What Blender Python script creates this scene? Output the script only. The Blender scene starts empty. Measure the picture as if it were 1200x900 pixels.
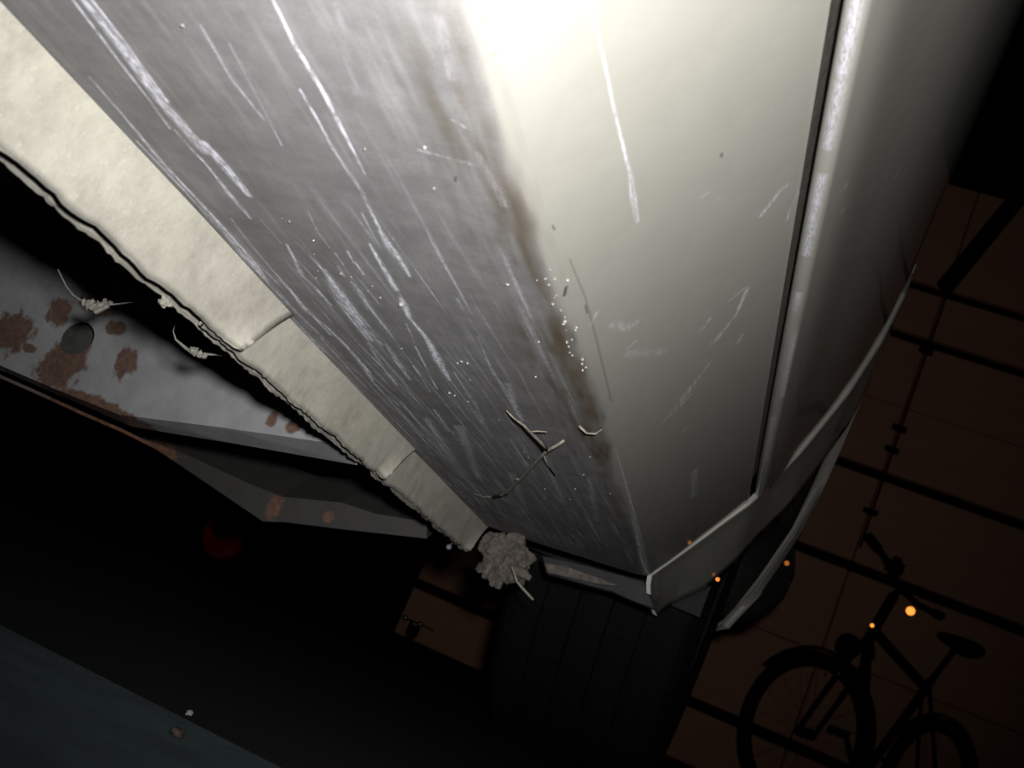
import bpy, bmesh, math, random
import numpy as np
from mathutils import Vector, Matrix

random.seed(7)
RNG = np.random.RandomState(11)
scene = bpy.context.scene
COL = scene.collection

# ------------------------------------------------------------------ camera
# World: +Y runs along the car, +X points out of the car's side, Z is up, floor at z = 0.
H = 0.085                        # the camera lies almost on the floor
FPX = 1250.0                     # focal length in pixels of the 1200 x 900 frame
VP = (828.0, 884.0)              # where the car's length direction vanishes
ROLL = math.radians(24.0)        # slope of the horizon in the frame

def cam_ray(px, py):
    return np.array([(px - 600.0) / FPX, -(py - 450.0) / FPX, -1.0])
AY = cam_ray(*VP); AY /= np.linalg.norm(AY)
AZ = np.cross(cam_ray(VP[0] + 1000 * math.cos(ROLL), VP[1] + 1000 * math.sin(ROLL)), AY); AZ /= np.linalg.norm(AZ)
AX = np.cross(AY, AZ)
BASIS = np.stack([AX, AY, AZ])                      # camera space -> world
CAM = np.array([0.0, 0.0, H])

def at(px, py, Y):
    """point at distance Y along the car that the photo shows at this pixel"""
    d = BASIS @ cam_ray(px, py)
    return CAM + d * (Y / d[1])
def to_px(P):
    q = (np.asarray(P, float) - CAM) @ BASIS
    w = np.minimum(q[..., 2], -1e-4)
    return np.stack([600 + FPX * q[..., 0] / -w, 450 - FPX * q[..., 1] / -w], -1)

cam_data = bpy.data.cameras.new('camera')
cam_data.sensor_width = 36.0
cam_data.lens = 36.0 * FPX / 1200.0
cam_data.clip_start = 0.01
cam_data.clip_end = 100
cam_data.dof.use_dof = True
cam_data.dof.focus_distance = 0.58
cam_data.dof.aperture_fstop = 24.0
cam = bpy.data.objects.new('camera', cam_data)
cam.matrix_world = Matrix.Translation(Vector(CAM)) @ Matrix(BASIS.tolist()).to_4x4()
COL.objects.link(cam)
scene.camera = cam

# ------------------------------------------------------------------ world, flash, exposure
world = bpy.data.worlds.new('night'); scene.world = world
world.use_nodes = True
world.node_tree.nodes['Background'].inputs['Color'].default_value = (0.9, 0.55, 0.4, 1)
world.node_tree.nodes['Background'].inputs['Strength'].default_value = 0.0016

# the camera's own flash, above the lens: a narrow beam that fades towards its rim
fl = bpy.data.lights.new('camera_flash', 'SPOT')
fl.shadow_soft_size = 0.011
fl.spot_size = math.radians(86); fl.spot_blend = 1.0
fl.energy = 28.0
fl.color = (1.0, 0.985, 0.955)
flash = bpy.data.objects.new('camera_flash', fl)
flash_pos = Vector((0.012, 0.0, H + 0.037))
aim = Vector(BASIS @ cam_ray(610, 260))
flash.rotation_euler = aim.to_track_quat('-Z', 'Y').to_euler()
flash.location = flash_pos
COL.objects.link(flash)

vs = scene.view_settings
vs.view_transform = 'Standard'; vs.look = 'None'
vs.exposure = 0.0; vs.gamma = 1.0; vs.use_curve_mapping = False

# ------------------------------------------------------------------ materials
def new_mat(name):
    m = bpy.data.materials.new(name); m.use_nodes = True
    nt = m.node_tree
    b = nt.nodes['Principled BSDF']
    return m, nt, b
def node(nt, t, **kw):
    n = nt.nodes.new(t)
    for k, v in kw.items(): setattr(n, k, v)
    return n
def noise(nt, scale, detail=4, rough=0.55, stretch=(1, 1, 1), coord='Object'):
    tc = node(nt, 'ShaderNodeTexCoord'); mp = node(nt, 'ShaderNodeMapping')
    mp.inputs['Scale'].default_value = stretch
    n = node(nt, 'ShaderNodeTexNoise')
    n.inputs['Scale'].default_value = scale; n.inputs['Detail'].default_value = detail
    n.inputs['Roughness'].default_value = rough
    nt.links.new(tc.outputs[coord], mp.inputs['Vector']); nt.links.new(mp.outputs['Vector'], n.inputs['Vector'])
    return n.outputs['Fac']
def ramp(nt, fac, stops):
    r = node(nt, 'ShaderNodeValToRGB')
    el = r.color_ramp.elements
    while len(el) < len(stops): el.new(0.5)
    for e, (p, c) in zip(el, stops):
        e.position = p; e.color = c if len(c) == 4 else (*c, 1)
    nt.links.new(fac, r.inputs['Fac']); return r.outputs['Color']
def val_ramp(nt, fac, a, b, lo=0.0, hi=1.0):
    r = node(nt, 'ShaderNodeMapRange'); r.clamp = True
    r.inputs['From Min'].default_value = a; r.inputs['From Max'].default_value = b
    r.inputs['To Min'].default_value = lo; r.inputs['To Max'].default_value = hi
    nt.links.new(fac, r.inputs['Value']); return r.outputs['Result']
def mixc(nt, fac, a, b):
    m = node(nt, 'ShaderNodeMix'); m.data_type = 'RGBA'
    for i, v in ((0, fac), (6, a), (7, b)):
        if isinstance(v, (tuple, float, int)):
            m.inputs[i].default_value = v if not isinstance(v, tuple) or len(v) == 4 else (*v, 1)
        else: nt.links.new(v, m.inputs[i])
    return m.outputs[2]
def math_n(nt, op, a, b=None):
    m = node(nt, 'ShaderNodeMath', operation=op)
    for i, v in enumerate((a, b)):
        if v is None: continue
        if isinstance(v, (float, int)): m.inputs[i].default_value = v
        else: nt.links.new(v, m.inputs[i])
    return m.outputs[0]
def attr(nt, name):
    a = node(nt, 'ShaderNodeAttribute'); a.attribute_name = name
    return a.outputs['Fac']
def bump(nt, b, h, strength, dist):
    n = node(nt, 'ShaderNodeBump'); n.inputs['Strength'].default_value = strength; n.inputs['Distance'].default_value = dist
    nt.links.new(h, n.inputs['Height']); nt.links.new(n.outputs['Normal'], b.inputs['Normal'])
def plain(name, col, rough=0.6, metal=0.0, var=0.25, scale=40, coat=0.0, bmp=0.0, spec=0.5):
    m, nt, b = new_mat(name)
    n = noise(nt, scale)
    dark = tuple(c * (1 - var) for c in col); lite = tuple(min(1, c * (1 + var)) for c in col)
    nt.links.new(ramp(nt, n, [(0.3, dark), (0.7, lite)]), b.inputs['Base Color'])
    b.inputs['Roughness'].default_value = rough; b.inputs['Metallic'].default_value = metal
    b.inputs['Coat Weight'].default_value = coat; b.inputs['Coat Roughness'].default_value = 0.08
    b.inputs['Specular IOR Level'].default_value = spec
    if bmp: bump(nt, b, noise(nt, scale * 3), bmp, 0.002)
    return m

METAL = 0.1                      # silver-beige metallic paint
PAINT = (0.280, 0.275, 0.247)
def paint_mat(name, worn):
    """beige car paint; attributes carry road dirt, rust stain and scratches"""
    m, nt, b = new_mat(name)
    fine = noise(nt, 900, 3); mid = noise(nt, 60, 5, 0.65)
    streak = noise(nt, 220, 4, 0.6, (1, 0.09, 1))
    paint = mixc(nt, val_ramp(nt, mid, 0.3, 0.75), PAINT, tuple(c * 0.93 for c in PAINT))
    col = paint
    rough = None
    if worn:
        coat = mixc(nt, val_ramp(nt, mid, 0.3, 0.7), (0.121, 0.119, 0.122), (0.174, 0.171, 0.174))
        coat = mixc(nt, val_ramp(nt, streak, 0.5, 0.8, 0, 0.45), coat, (0.28, 0.275, 0.28))
        coat = mixc(nt, val_ramp(nt, noise(nt, 1500, 2, 0.8), 0.45, 0.75, 0, 0.35), coat, (0.07, 0.07, 0.072))
        dirt = attr(nt, 'dirt')
        col = mixc(nt, dirt, col, coat)
        col = mixc(nt, attr(nt, 'stain'), col, (0.060, 0.045, 0.027))
    sc = attr(nt, 'scratch')
    grainy = math_n(nt, 'MULTIPLY', sc, val_ramp(nt, noise(nt, 1000, 4, 0.75, (1, 0.22, 1)), 0.38, 0.56, 0.12, 1.0))
    col = mixc(nt, grainy, col, (0.62, 0.62, 0.70) if worn else (0.5, 0.5, 0.58))
    dk = attr(nt, 'dark')
    col = mixc(nt, dk, col, (0.05, 0.05, 0.045))
    nt.links.new(col, b.inputs['Base Color'])
    if worn:
        nt.links.new(math_n(nt, 'MULTIPLY', math_n(nt, 'SUBTRACT', 1.0, math_n(nt, 'MAXIMUM', attr(nt, 'dirt'), grainy)), METAL), b.inputs['Metallic'])
        rough = math_n(nt, 'MAXIMUM', math_n(nt, 'MULTIPLY', attr(nt, 'dirt'), 0.62), 0.5)
        nt.links.new(rough, b.inputs['Roughness'])
        cw = math_n(nt, 'SUBTRACT', 1.0, attr(nt, 'dirt'))
        nt.links.new(cw, b.inputs['Coat Weight'])
        h = math_n(nt, 'MULTIPLY', math_n(nt, 'ADD', mid, math_n(nt, 'MULTIPLY', fine, 0.35)), math_n(nt, 'ADD', attr(nt, 'dirt'), 0.02))
        bump(nt, b, h, 0.14, 0.001)
        nt.links.new(math_n(nt, 'SUBTRACT', 0.5, math_n(nt, 'MULTIPLY', attr(nt, 'dirt'), 0.35)), b.inputs['Specular IOR Level'])
    else:
        b.inputs['Roughness'].default_value = 0.5
        nt.links.new(math_n(nt, 'MULTIPLY', math_n(nt, 'SUBTRACT', 1.0, grainy), METAL), b.inputs['Metallic'])
        b.inputs['Coat Weight'].default_value = 1.0
    b.inputs['Coat Roughness'].default_value = 0.06
    return m
M_SILL = paint_mat('worn_sill_paint', True)
M_BODY = paint_mat('beige_body_paint', False)

def flange_mat():
    m, nt, b = new_mat('dusty_flange_paint')
    mid = noise(nt, 70, 6, 0.7); fine = noise(nt, 500, 4)
    col = mixc(nt, val_ramp(nt, mid, 0.35, 0.7), (0.345, 0.330, 0.285), (0.265, 0.252, 0.215))
    col = mixc(nt, val_ramp(nt, fine, 0.62, 0.75, 0, 0.7), col, (0.45, 0.44, 0.40))
    col = mixc(nt, val_ramp(nt, noise(nt, 34, 6, 0.75), 0.50, 0.72, 0, 0.6), col, (0.18, 0.165, 0.145))
    col = mixc(nt, attr(nt, 'dirt'), col, (0.05, 0.05, 0.052))
    nt.links.new(col, b.inputs['Base Color']); b.inputs['Roughness'].default_value = 0.62
    bump(nt, b, math_n(nt, 'ADD', math_n(nt, 'MULTIPLY', mid, 0.5), math_n(nt, 'MULTIPLY', fine, 0.4)), 0.3, 0.0012)
    return m
M_FLANGE = flange_mat()

def rusty_mat(name, base, spots):
    """grey-green primer on pressed steel with rust stains of their own shape (object space x, z, radius)"""
    m, nt, b = new_mat(name)
    mid = noise(nt, 45, 6, 0.65); fine = noise(nt, 220, 5, 0.6)
    col = mixc(nt, val_ramp(nt, mid, 0.3, 0.75), base, tuple(c * 0.72 for c in base))
    tc = node(nt, 'ShaderNodeTexCoord'); sp = node(nt, 'ShaderNodeSeparateXYZ')
    nt.links.new(tc.outputs['Object'], sp.inputs[0])
    wob = math_n(nt, 'MULTIPLY', math_n(nt, 'SUBTRACT', noise(nt, 95, 5, 0.65), 0.5), 1.9)
    tot = None
    for (x, z, rx, rz) in spots:
        dx = math_n(nt, 'DIVIDE', math_n(nt, 'SUBTRACT', sp.outputs['X'], x), rx)
        dz = math_n(nt, 'DIVIDE', math_n(nt, 'SUBTRACT', sp.outputs['Z'], z), rz)
        d = math_n(nt, 'SQRT', math_n(nt, 'ADD', math_n(nt, 'MULTIPLY', dx, dx), math_n(nt, 'MULTIPLY', dz, dz)))
        s = val_ramp(nt, math_n(nt, 'ADD', d, wob), 0.8, 1.12, 1, 0)
        tot = s if tot is None else math_n(nt, 'MAXIMUM', tot, s)
    if tot is not None:
        rust = ramp(nt, fine, [(0.3, (0.055, 0.030, 0.020)), (0.55, (0.11, 0.055, 0.033)), (0.8, (0.19, 0.085, 0.04))])
        col = mixc(nt, math_n(nt, 'MULTIPLY', tot, 0.9), col, rust)
    nt.links.new(col, b.inputs['Base Color']); b.inputs['Roughness'].default_value = 0.6
    bump(nt, b, mid, 0.25, 0.0015)
    return m

M_UNDER = plain('black_underseal', (0.012, 0.012, 0.012), 0.9, 0, 0.3, 30, bmp=0.4)
M_LINER = plain('dusty_black_plastic', (0.014, 0.0145, 0.017), 0.75, 0, 0.4, 60, bmp=0.4)
M_BUMPER = plain('black_bumper_plastic', (0.008, 0.0075, 0.007), 0.55, 0, 0.2, 60)
M_TYRE = plain('tyre_rubber', (0.0040, 0.0040, 0.0050), 0.8, 0, 0.3, 120, bmp=0.3, spec=0.12)
M_RIM = plain('wheel_steel', (0.05, 0.05, 0.055), 0.45, 0.6, 0.2, 60)
M_AMBER = plain('amber_reflector', (1.0, 0.30, 0.05), 0.22, 1.0, 0.1, 300)
M_AMBER_DIM = plain('amber_marker', (0.80, 0.26, 0.05), 0.55, 1.0, 0.1, 300)
M_MUD = plain('dried_mud', (0.095, 0.082, 0.070), 0.95, 0, 0.5, 160, bmp=0.8)
M_TWIG = plain('twig_bark', (0.15, 0.135, 0.108), 0.8, 0, 0.4, 300)
M_STRAW = plain('dry_straw', (0.20, 0.19, 0.15), 0.7, 0, 0.25, 200)
M_WEB = plain('cobweb', (0.15, 0.145, 0.125), 0.9, 0, 0.3, 400)
M_GRIT = plain('grit', (0.20, 0.195, 0.18), 0.6, 0, 0.4, 300)
M_BIKE = plain('black_bike_paint', (0.004, 0.004, 0.004), 0.6, 0, 0.2, 40, spec=0.2)
M_CHROME = plain('bike_chrome', (0.55, 0.55, 0.55), 0.25, 1.0, 0.1, 40)
M_RED = plain('red_plastic', (0.30, 0.006, 0.006), 0.6, 0, 0.3, 30)
M_PEBW = plain('white_pebble', (0.16, 0.16, 0.19), 0.6, 0, 0.1, 200)
M_PEBT = plain('tan_pebble', (0.035, 0.024, 0.017), 0.8, 0, 0.3, 200)
M_DARKWOOD = plain('black_timber', (0.0025, 0.0025, 0.003), 0.9, 0, 0.2, 20, spec=0.1)
M_ROOF = plain('black_roof', (0.003, 0.002, 0.002), 0.95, 0, 0.2, 5, spec=0.1)

def floor_mat(name, c, speck):
    m, nt, b = new_mat(name)
    n = noise(nt, 9, 6, 0.7); f = noise(nt, 260, 3, 0.7)
    col = mixc(nt, val_ramp(nt, n, 0.3, 0.7), c, tuple(v * 0.45 for v in c))
    col = mixc(nt, val_ramp(nt, f, 0.70, 0.78, 0, 1), col, speck)
    nt.links.new(col, b.inputs['Base Color']); b.inputs['Roughness'].default_value = 0.9
    b.inputs['Specular IOR Level'].default_value = 0.15
    bump(nt, b, noise(nt, 120, 5), 0.3, 0.002)
    return m
M_FLOOR = floor_mat('dark_concrete', (0.012, 0.011, 0.0105), (0.02, 0.019, 0.018))
M_MAT = floor_mat('dark_green_mat', (0.060, 0.085, 0.090), (0.12, 0.14, 0.15))

def board_mat():
    m, nt, b = new_mat('brown_board')
    oi = node(nt, 'ShaderNodeObjectInfo')
    g = noise(nt, 3.5, 6, 0.6, (0.25, 1, 3))
    col = mixc(nt, val_ramp(nt, g, 0.3, 0.7), (0.80, 0.40, 0.26), (0.66, 0.33, 0.21))
    col = mixc(nt, math_n(nt, 'MULTIPLY', oi.outputs['Random'], 0.4), col, (0.62, 0.36, 0.23))
    nt.links.new(col, b.inputs['Base Color']); b.inputs['Roughness'].default_value = 0.8
    return m
M_BOARD = board_mat()

# ------------------------------------------------------------------ mesh helpers
def link(name, me, mat=None, parent=None):
    o = bpy.data.objects.new(name, me); COL.objects.link(o)
    if mat: me.materials.append(mat)
    if parent: o.parent = parent
    return o
def empty(name, loc=(0, 0, 0)):
    o = bpy.data.objects.new(name, None); o.location = loc; o.empty_display_size = 0.05
    COL.objects.link(o); return o
def tag(o, label, cat, group=None, kind=None):
    o['label'] = label; o['category'] = cat
    if group: o['group'] = group
    if kind: o['kind'] = kind
    return o
def structure(o, label=None):
    o['kind'] = 'structure'
    if label: o['label'] = label
    return o
def smooth(me, v=True):
    me.polygons.foreach_set('use_smooth', [v] * len(me.polygons)); me.update()
def grid_mesh(name, P, attrs=None, flip=False, sm=True):
    """P: (rows, cols, 3) -> quad sheet with float point attributes"""
    r, c, _ = P.shape
    idx = np.arange(r * c).reshape(r, c)
    q = np.stack([idx[:-1, :-1], idx[:-1, 1:], idx[1:, 1:], idx[1:, :-1]], -1).reshape(-1, 4)
    if flip: q = q[:, ::-1]
    me = bpy.data.meshes.new(name)
    n = len(q)
    me.vertices.add(r * c); me.vertices.foreach_set('co', P.reshape(-1).astype(np.float32))
    me.loops.add(n * 4); me.loops.foreach_set('vertex_index', q.reshape(-1).astype(np.int32))
    me.polygons.add(n); me.polygons.foreach_set('loop_start', np.arange(0, n * 4, 4, dtype=np.int32))
    me.polygons.foreach_set('use_smooth', np.full(n, sm))
    me.update(calc_edges=True)
    for k, v in (attrs or {}).items():
        a = me.attributes.new(k, 'FLOAT', 'POINT'); a.data.foreach_set('value', v.reshape(-1).astype(np.float32))
    return me
def bm_mesh(name, bm, sm=False):
    bmesh.ops.recalc_face_normals(bm, faces=bm.faces[:])
    me = bpy.data.meshes.new(name); bm.to_mesh(me); bm.free()
    if sm: smooth(me)
    return me
def box(bm, c, s, mat=None):
    m = Matrix.Translation(Vector(c)) @ (mat or Matrix()) @ Matrix.Diagonal((*s, 1))
    return bmesh.ops.create_cube(bm, size=1, matrix=m)['verts']
def tube(bm, pts, rad, n=10, closed=False):
    pts = [Vector(p) for p in pts]
    rads = rad if isinstance(rad, (list, tuple)) else [rad] * len(pts)
    rings = []; prev = None
    for i, p in enumerate(pts):
        a = pts[(i - 1) % len(pts)] if (closed or i > 0) else p
        b = pts[(i + 1) % len(pts)] if (closed or i < len(pts) - 1) else p
        t = (b - a).normalized()
        if prev is None:
            u = t.cross(Vector((0, 0, 1)))
            if u.length < 1e-3: u = t.cross(Vector((1, 0, 0)))
        else:
            u = prev - t * prev.dot(t)
        u.normalize(); prev = u; w = t.cross(u)
        rings.append([bm.verts.new(p + (u * math.cos(2 * math.pi * k / n) + w * math.sin(2 * math.pi * k / n)) * rads[i]) for k in range(n)])
    m = len(rings)
    for i in range(m if closed else m - 1):
        A, B = rings[i], rings[(i + 1) % m]
        for k in range(n):
            bm.faces.new((A[k], A[(k + 1) % n], B[(k + 1) % n], B[k]))
    if not closed:
        bm.faces.new(rings[0][::-1]); bm.faces.new(rings[-1])
def tube_obj(name, pts, rad, mat, parent=None, n=10, closed=False):
    bm = bmesh.new(); tube(bm, pts, rad, n, closed)
    return link(name, bm_mesh(name, bm, True), mat, parent)
def prism(bm, front, shift):
    """closed prism from a polygon of points and an extrusion vector"""
    a = [bm.verts.new(p) for p in front]; b = [bm.verts.new(Vector(p) + Vector(shift)) for p in front]
    n = len(a); bm.faces.new(a); bm.faces.new(b[::-1])
    for i in range(n): bm.faces.new((a[i], b[i], b[(i + 1) % n], a[(i + 1) % n]))
def lathe_x(profile, n=96):
    """profile [(x, r)] around the X axis -> (n+1, k, 3)"""
    pr = np.array(profile); th = np.linspace(0, 2 * math.pi, n + 1)
    P = np.zeros((n + 1, len(pr), 3))
    P[..., 0] = pr[None, :, 0]; P[..., 1] = np.cos(th)[:, None] * pr[None, :, 1]; P[..., 2] = np.sin(th)[:, None] * pr[None, :, 1]
    return P
def lump(name, c, s, mat, seed, rough=0.35, sub=2, parent=None):
    bm = bmesh.new(); bmesh.ops.create_icosphere(bm, subdivisions=sub, radius=1)
    rr = random.Random(seed)
    for v in bm.verts:
        v.co = Vector((v.co.x * s[0], v.co.y * s[1], v.co.z * s[2])) * (1 + rough * (rr.random() - 0.5) * 2) 
    me = bm_mesh(name, bm, True)
    o = link(name, me, mat, parent); o.location = c
    return o
def vnoise(u, v, seed):
    """value noise on two coordinate arrays, one lattice cell per unit"""
    g = np.random.RandomState(seed).rand(256, 256)
    i = np.floor(u).astype(int); j = np.floor(v).astype(int); a = u - i; b = v - j
    a = a * a * (3 - 2 * a); b = b * b * (3 - 2 * b)
    G = lambda x, y: g[x % 256, y % 256]
    return (G(i, j) * (1 - a) + G(i + 1, j) * a) * (1 - b) + (G(i, j + 1) * (1 - a) + G(i + 1, j + 1) * a) * b
def marks(P, lines, shape_noise=None):
    """wear marks on a sheet: each line is (polyline in the photo, width px, strength); it is laid onto the sheet and measured there in metres"""
    flat = P.reshape(-1, 3); px = to_px(flat)
    ok = flat[:, 1] > 0.1
    out = np.zeros(len(flat))
    for pts, w, st in lines:
        p3 = []
        for q in pts:
            d = ((px - np.array(q)) ** 2).sum(1); d[~ok] = 1e9
            p3.append(flat[np.argmin(d)])
        ws = w if isinstance(w, (list, tuple)) else [w] * len(pts)
        for k in range(len(p3) - 1):
            a, b = p3[k], p3[k + 1]; ab = b - a; L = ab @ ab + 1e-12
            ylo, yhi = min(a[1], b[1]) - 0.02, max(a[1], b[1]) + 0.02
            sel = np.where((flat[:, 1] > ylo) & (flat[:, 1] < yhi))[0]
            s = flat[sel]
            t = np.clip(((s - a) @ ab) / L, 0, 1)
            d = np.linalg.norm(s - (a + t[:, None] * ab), axis=1)
            dep = a[1] + (b[1] - a[1]) * t
            wm = (ws[k] + (ws[k + 1] - ws[k]) * t) * 0.5 * np.maximum(dep, 0.1) * 1.15 / FPX
            out[sel] = np.maximum(out[sel], st * np.exp(-(d / wm) ** 3 * 1.1))
    return out.reshape(P.shape[:2])

# ------------------------------------------------------------------ the setting
WALL_Y = 5.95
bm = bmesh.new(); box(bm, (0, 2.2, -0.05), (12, 12, 0.1))
structure(link('floor', bm_mesh('floor', bm), M_FLOOR), 'dark concrete floor under the car')
bm = bmesh.new(); box(bm, (0, WALL_Y + 0.13, 1.9), (12, 0.12, 3.8))
wall = structure(link('wall_back', bm_mesh('wall_back', bm), M_DARKWOOD), 'dark wall clad with wide brown boards behind the bicycles')
bm = bmesh.new(); box(bm, (0, 2.2, 3.88), (12, 8, 0.16))
structure(link('ceiling', bm_mesh('ceiling', bm), M_ROOF), 'black roof above the wall')
# board courses between the dark gaps seen on the wall (heights above the floor)
wide = [0.0, 0.30, 1.295, 1.83, 2.66, 2.985, 3.70]
GAP = 0.055; rows = []
for a, b in zip(wide[:-1], wide[1:]):
    z0, z1 = a + (GAP / 2 if a > 0 else 0.0), b - GAP / 2
    k = max(1, round((z1 - z0) / 0.45))
    for i in range(k):
        rows.append((z0 + (z1 - z0) * i / k + (0.002 if i else 0), z0 + (z1 - z0) * (i + 1) / k - (0.002 if i < k - 1 else 0)))
cache = {}
for ri, (z0, z1) in enumerate(rows):
    x = 0.378 - 0.011 - 1.1 * 5
    for c in range(3, 9):
        xa = x + 1.1 * c
        key = (round(z1 - z0, 4),)
        if key not in cache:
            b_ = bmesh.new(); v = box(b_, (0, 0, 0), (1.094, 0.05, z1 - z0))
            bmesh.ops.bevel(b_, geom=b_.edges[:], offset=0.006, segments=1, affect='EDGES')
            cache[key] = bm_mesh('board', b_); cache[key].materials.append(M_BOARD)
        o = bpy.data.objects.new('board', cache[key]); COL.objects.link(o)
        o.location = (xa + 0.55, WALL_Y + 0.045, (z0 + z1) / 2); o.parent = wall
# a vertical cable with clamps and a diagonal brace fixed to the wall
cx = 0.0638 * WALL_Y
cable = tube_obj('cable', [(cx, WALL_Y - 0.004, z) for z in np.linspace(1.4, 2.95, 14)], 0.006, M_DARKWOOD, wall, 8)
for zz in (0.4219, 0.3401, 0.318, 0.2555):
    b_ = bmesh.new(); box(b_, (cx, WALL_Y - 0.008, zz * WALL_Y + H), (0.06, 0.03, 0.03)); 
    tube(b_, [(cx - 0.035, WALL_Y - 0.03, zz * WALL_Y + H), (cx - 0.035, WALL_Y + 0.0, zz * WALL_Y + H)], 0.015, 8)
    link('clamp', bm_mesh('clamp', b_), M_DARKWOOD, wall)
a = at(1260, 150, WALL_Y - 0.06); b = at(1106, 338, WALL_Y - 0.06)
bm = bmesh.new(); tube(bm, [a, b], 0.05, 4)
structure(link('trim_1', bm_mesh('trim_1', bm), M_DARKWOOD), 'dark diagonal brace on the board wall')

# dark green mat in front
bm = bmesh.new(); vv = box(bm, (-0.62, -0.06, 0.003), (1.5, 1.07, 0.006))
bmesh.ops.bevel(bm, geom=bm.edges[:], offset=0.002, segments=2, affect='EDGES')
tag(link('floor_mat', bm_mesh('floor_mat', bm), M_MAT), 'dark green mat lying on the floor at the lower left', 'mat')

# ------------------------------------------------------------------ the car
car = tag(empty('car', (-0.9, 1.0, 0)), 'beige car seen from below along its scratched dirty sill', 'car')
def part(name, me, mat, parent=None):
    o = link(name, me, mat)
    p = parent or car
    o.parent = p
    o.matrix_parent_inverse = Matrix.Translation(-car.location) if p is car else Matrix()
    return o

WY, WZ, WR = 1.52, 0.215 + H, 0.30          # wheel centre and tyre radius
# heights above the camera: ridge line where the wheel-arch flare begins
RIDGE = np.array([(-0.05, 1.04), (0.095, 1.03), (0.128, 1.02), (0.178, 1.01), (0.225, 1.006), (0.30, 1.044), (0.39, 1.083), (0.475, 1.131),
                  (0.56, 1.183), (0.62, 1.25), (0.67, 1.36), (0.70, 1.52)])
def ridge_y(z): return np.interp(z, RIDGE[:, 0], RIDGE[:, 1])
def spline(pts, n):
    """Catmull-Rom through 2D points, n samples, even in arc length"""
    p = np.array(pts, float); p = np.vstack([2 * p[0] - p[1], p, 2 * p[-1] - p[-2]])
    out = []
    for i in range(1, len(p) - 2):
        t = np.linspace(0, 1, 40, endpoint=False)[:, None]
        out.append(0.5 * ((2 * p[i]) + (-p[i - 1] + p[i + 1]) * t + (2 * p[i - 1] - 5 * p[i] + 4 * p[i + 1] - p[i + 2]) * t ** 2 + (-p[i - 1] + 3 * p[i] - 3 * p[i + 1] + p[i + 2]) * t ** 3))
    out = np.vstack(out + [p[-2:-1]])
    s = np.concatenate([[0], np.cumsum(np.linalg.norm(np.diff(out, axis=0), axis=1))])
    q = np.linspace(0, s[-1], n)
    return np.stack([np.interp(q, s, out[:, 0]), np.interp(q, s, out[:, 1])], 1), q

# --- sill: underside from the flange to the crease, then the outer face up to the gap
NC = 760
prof, S = spline([(-0.262, 0.108), (-0.250, 0.1065), (-0.22, 0.1100), (-0.17, 0.1170), (-0.13, 0.1225), (-0.112, 0.1255), (-0.1045, 0.1290), (-0.0985, 0.137),
                  (-0.085, 0.157), (-0.068, 0.184), (-0.053, 0.2085), (-0.0440, 0.2235), (-0.0425, 0.2265), (-0.0445, 0.2285), (-0.058, 0.231)], NC)
ic = np.argmin(np.abs(prof[:, 0] + 0.1045))
S0 = S - S[ic]                                   # < 0 underside, > 0 outer face
yend = np.interp(S, [S[0], S[ic], S[-1]], [0.945, 0.985, 0.985])
yend = np.where(S0 > 0, np.maximum(yend, ridge_y(prof[:, 1])), np.interp(S0, [S0[0], 0], [0.945, 1.02]))
vdense = np.linspace(0, 1, 620)
ylead = np.array([-1.6, -1.0, -0.5, -0.2, 0.0, 0.08])
Y = np.vstack([np.repeat(ylead[:, None], NC, 1), 0.14 * (yend[None, :] / 0.14) ** vdense[:, None]])
NRW = Y.shape[0]
P = np.zeros((NRW, NC, 3)); P[..., 0] = prof[None, :, 0]; P[..., 1] = Y; P[..., 2] = prof[None, :, 1] + H
SS = np.repeat(S0[None, :], NRW, 0)
# small dents of the pressed steel
P[..., 2] += 0.0009 * (vnoise(SS * 22 + 40, Y * 9 + 40, 3) - 0.5) * (SS < 0.01)
wob = (vnoise(Y * 11 + 50, SS * 60 + 50, 5) - 0.5) * 0.005 + (vnoise(Y * 60 + 50, SS * 350 + 50, 6) - 0.5) * 0.0035
edge = SS + wob
soft = 0.004 + 0.003 * vnoise(Y * 15 + 9, SS * 0 + 3, 8)
dirt = 1 / (1 + np.exp(np.clip((edge - 0.0005) / (soft * 0.20), -40, 40)))
stain = 0.75 * np.exp(-((edge + 0.0045) / 0.0050) ** 2) * np.clip(0.25 + 0.9 * vnoise(Y * 26 + 5, SS * 70 + 5, 9), 0, 1) * np.interp(Y, [0.15, 0.3, 0.45, 0.8, 0.95], [0.45, 0.85, 0.95, 0.75, 0.3])
stain += 0.75 * np.exp(-((edge + 0.014) / 0.013) ** 2) * np.clip(2.2 * (vnoise(Y * 17 + 20, SS * 230 + 20, 17) * 0.6 + vnoise(Y * 70 + 20, SS * 420 + 20, 18) * 0.4 - 0.33), 0, 1) * np.interp(Y, [0.18, 0.27, 0.55, 0.75], [0.25, 1, 0.9, 0.2]) * (SS < 0.004)
stain += 0.35 * np.clip(vnoise(Y * 12 + 70, SS * 40 + 70, 10) - 0.55, 0, 1) * (SS < 0)
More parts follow.
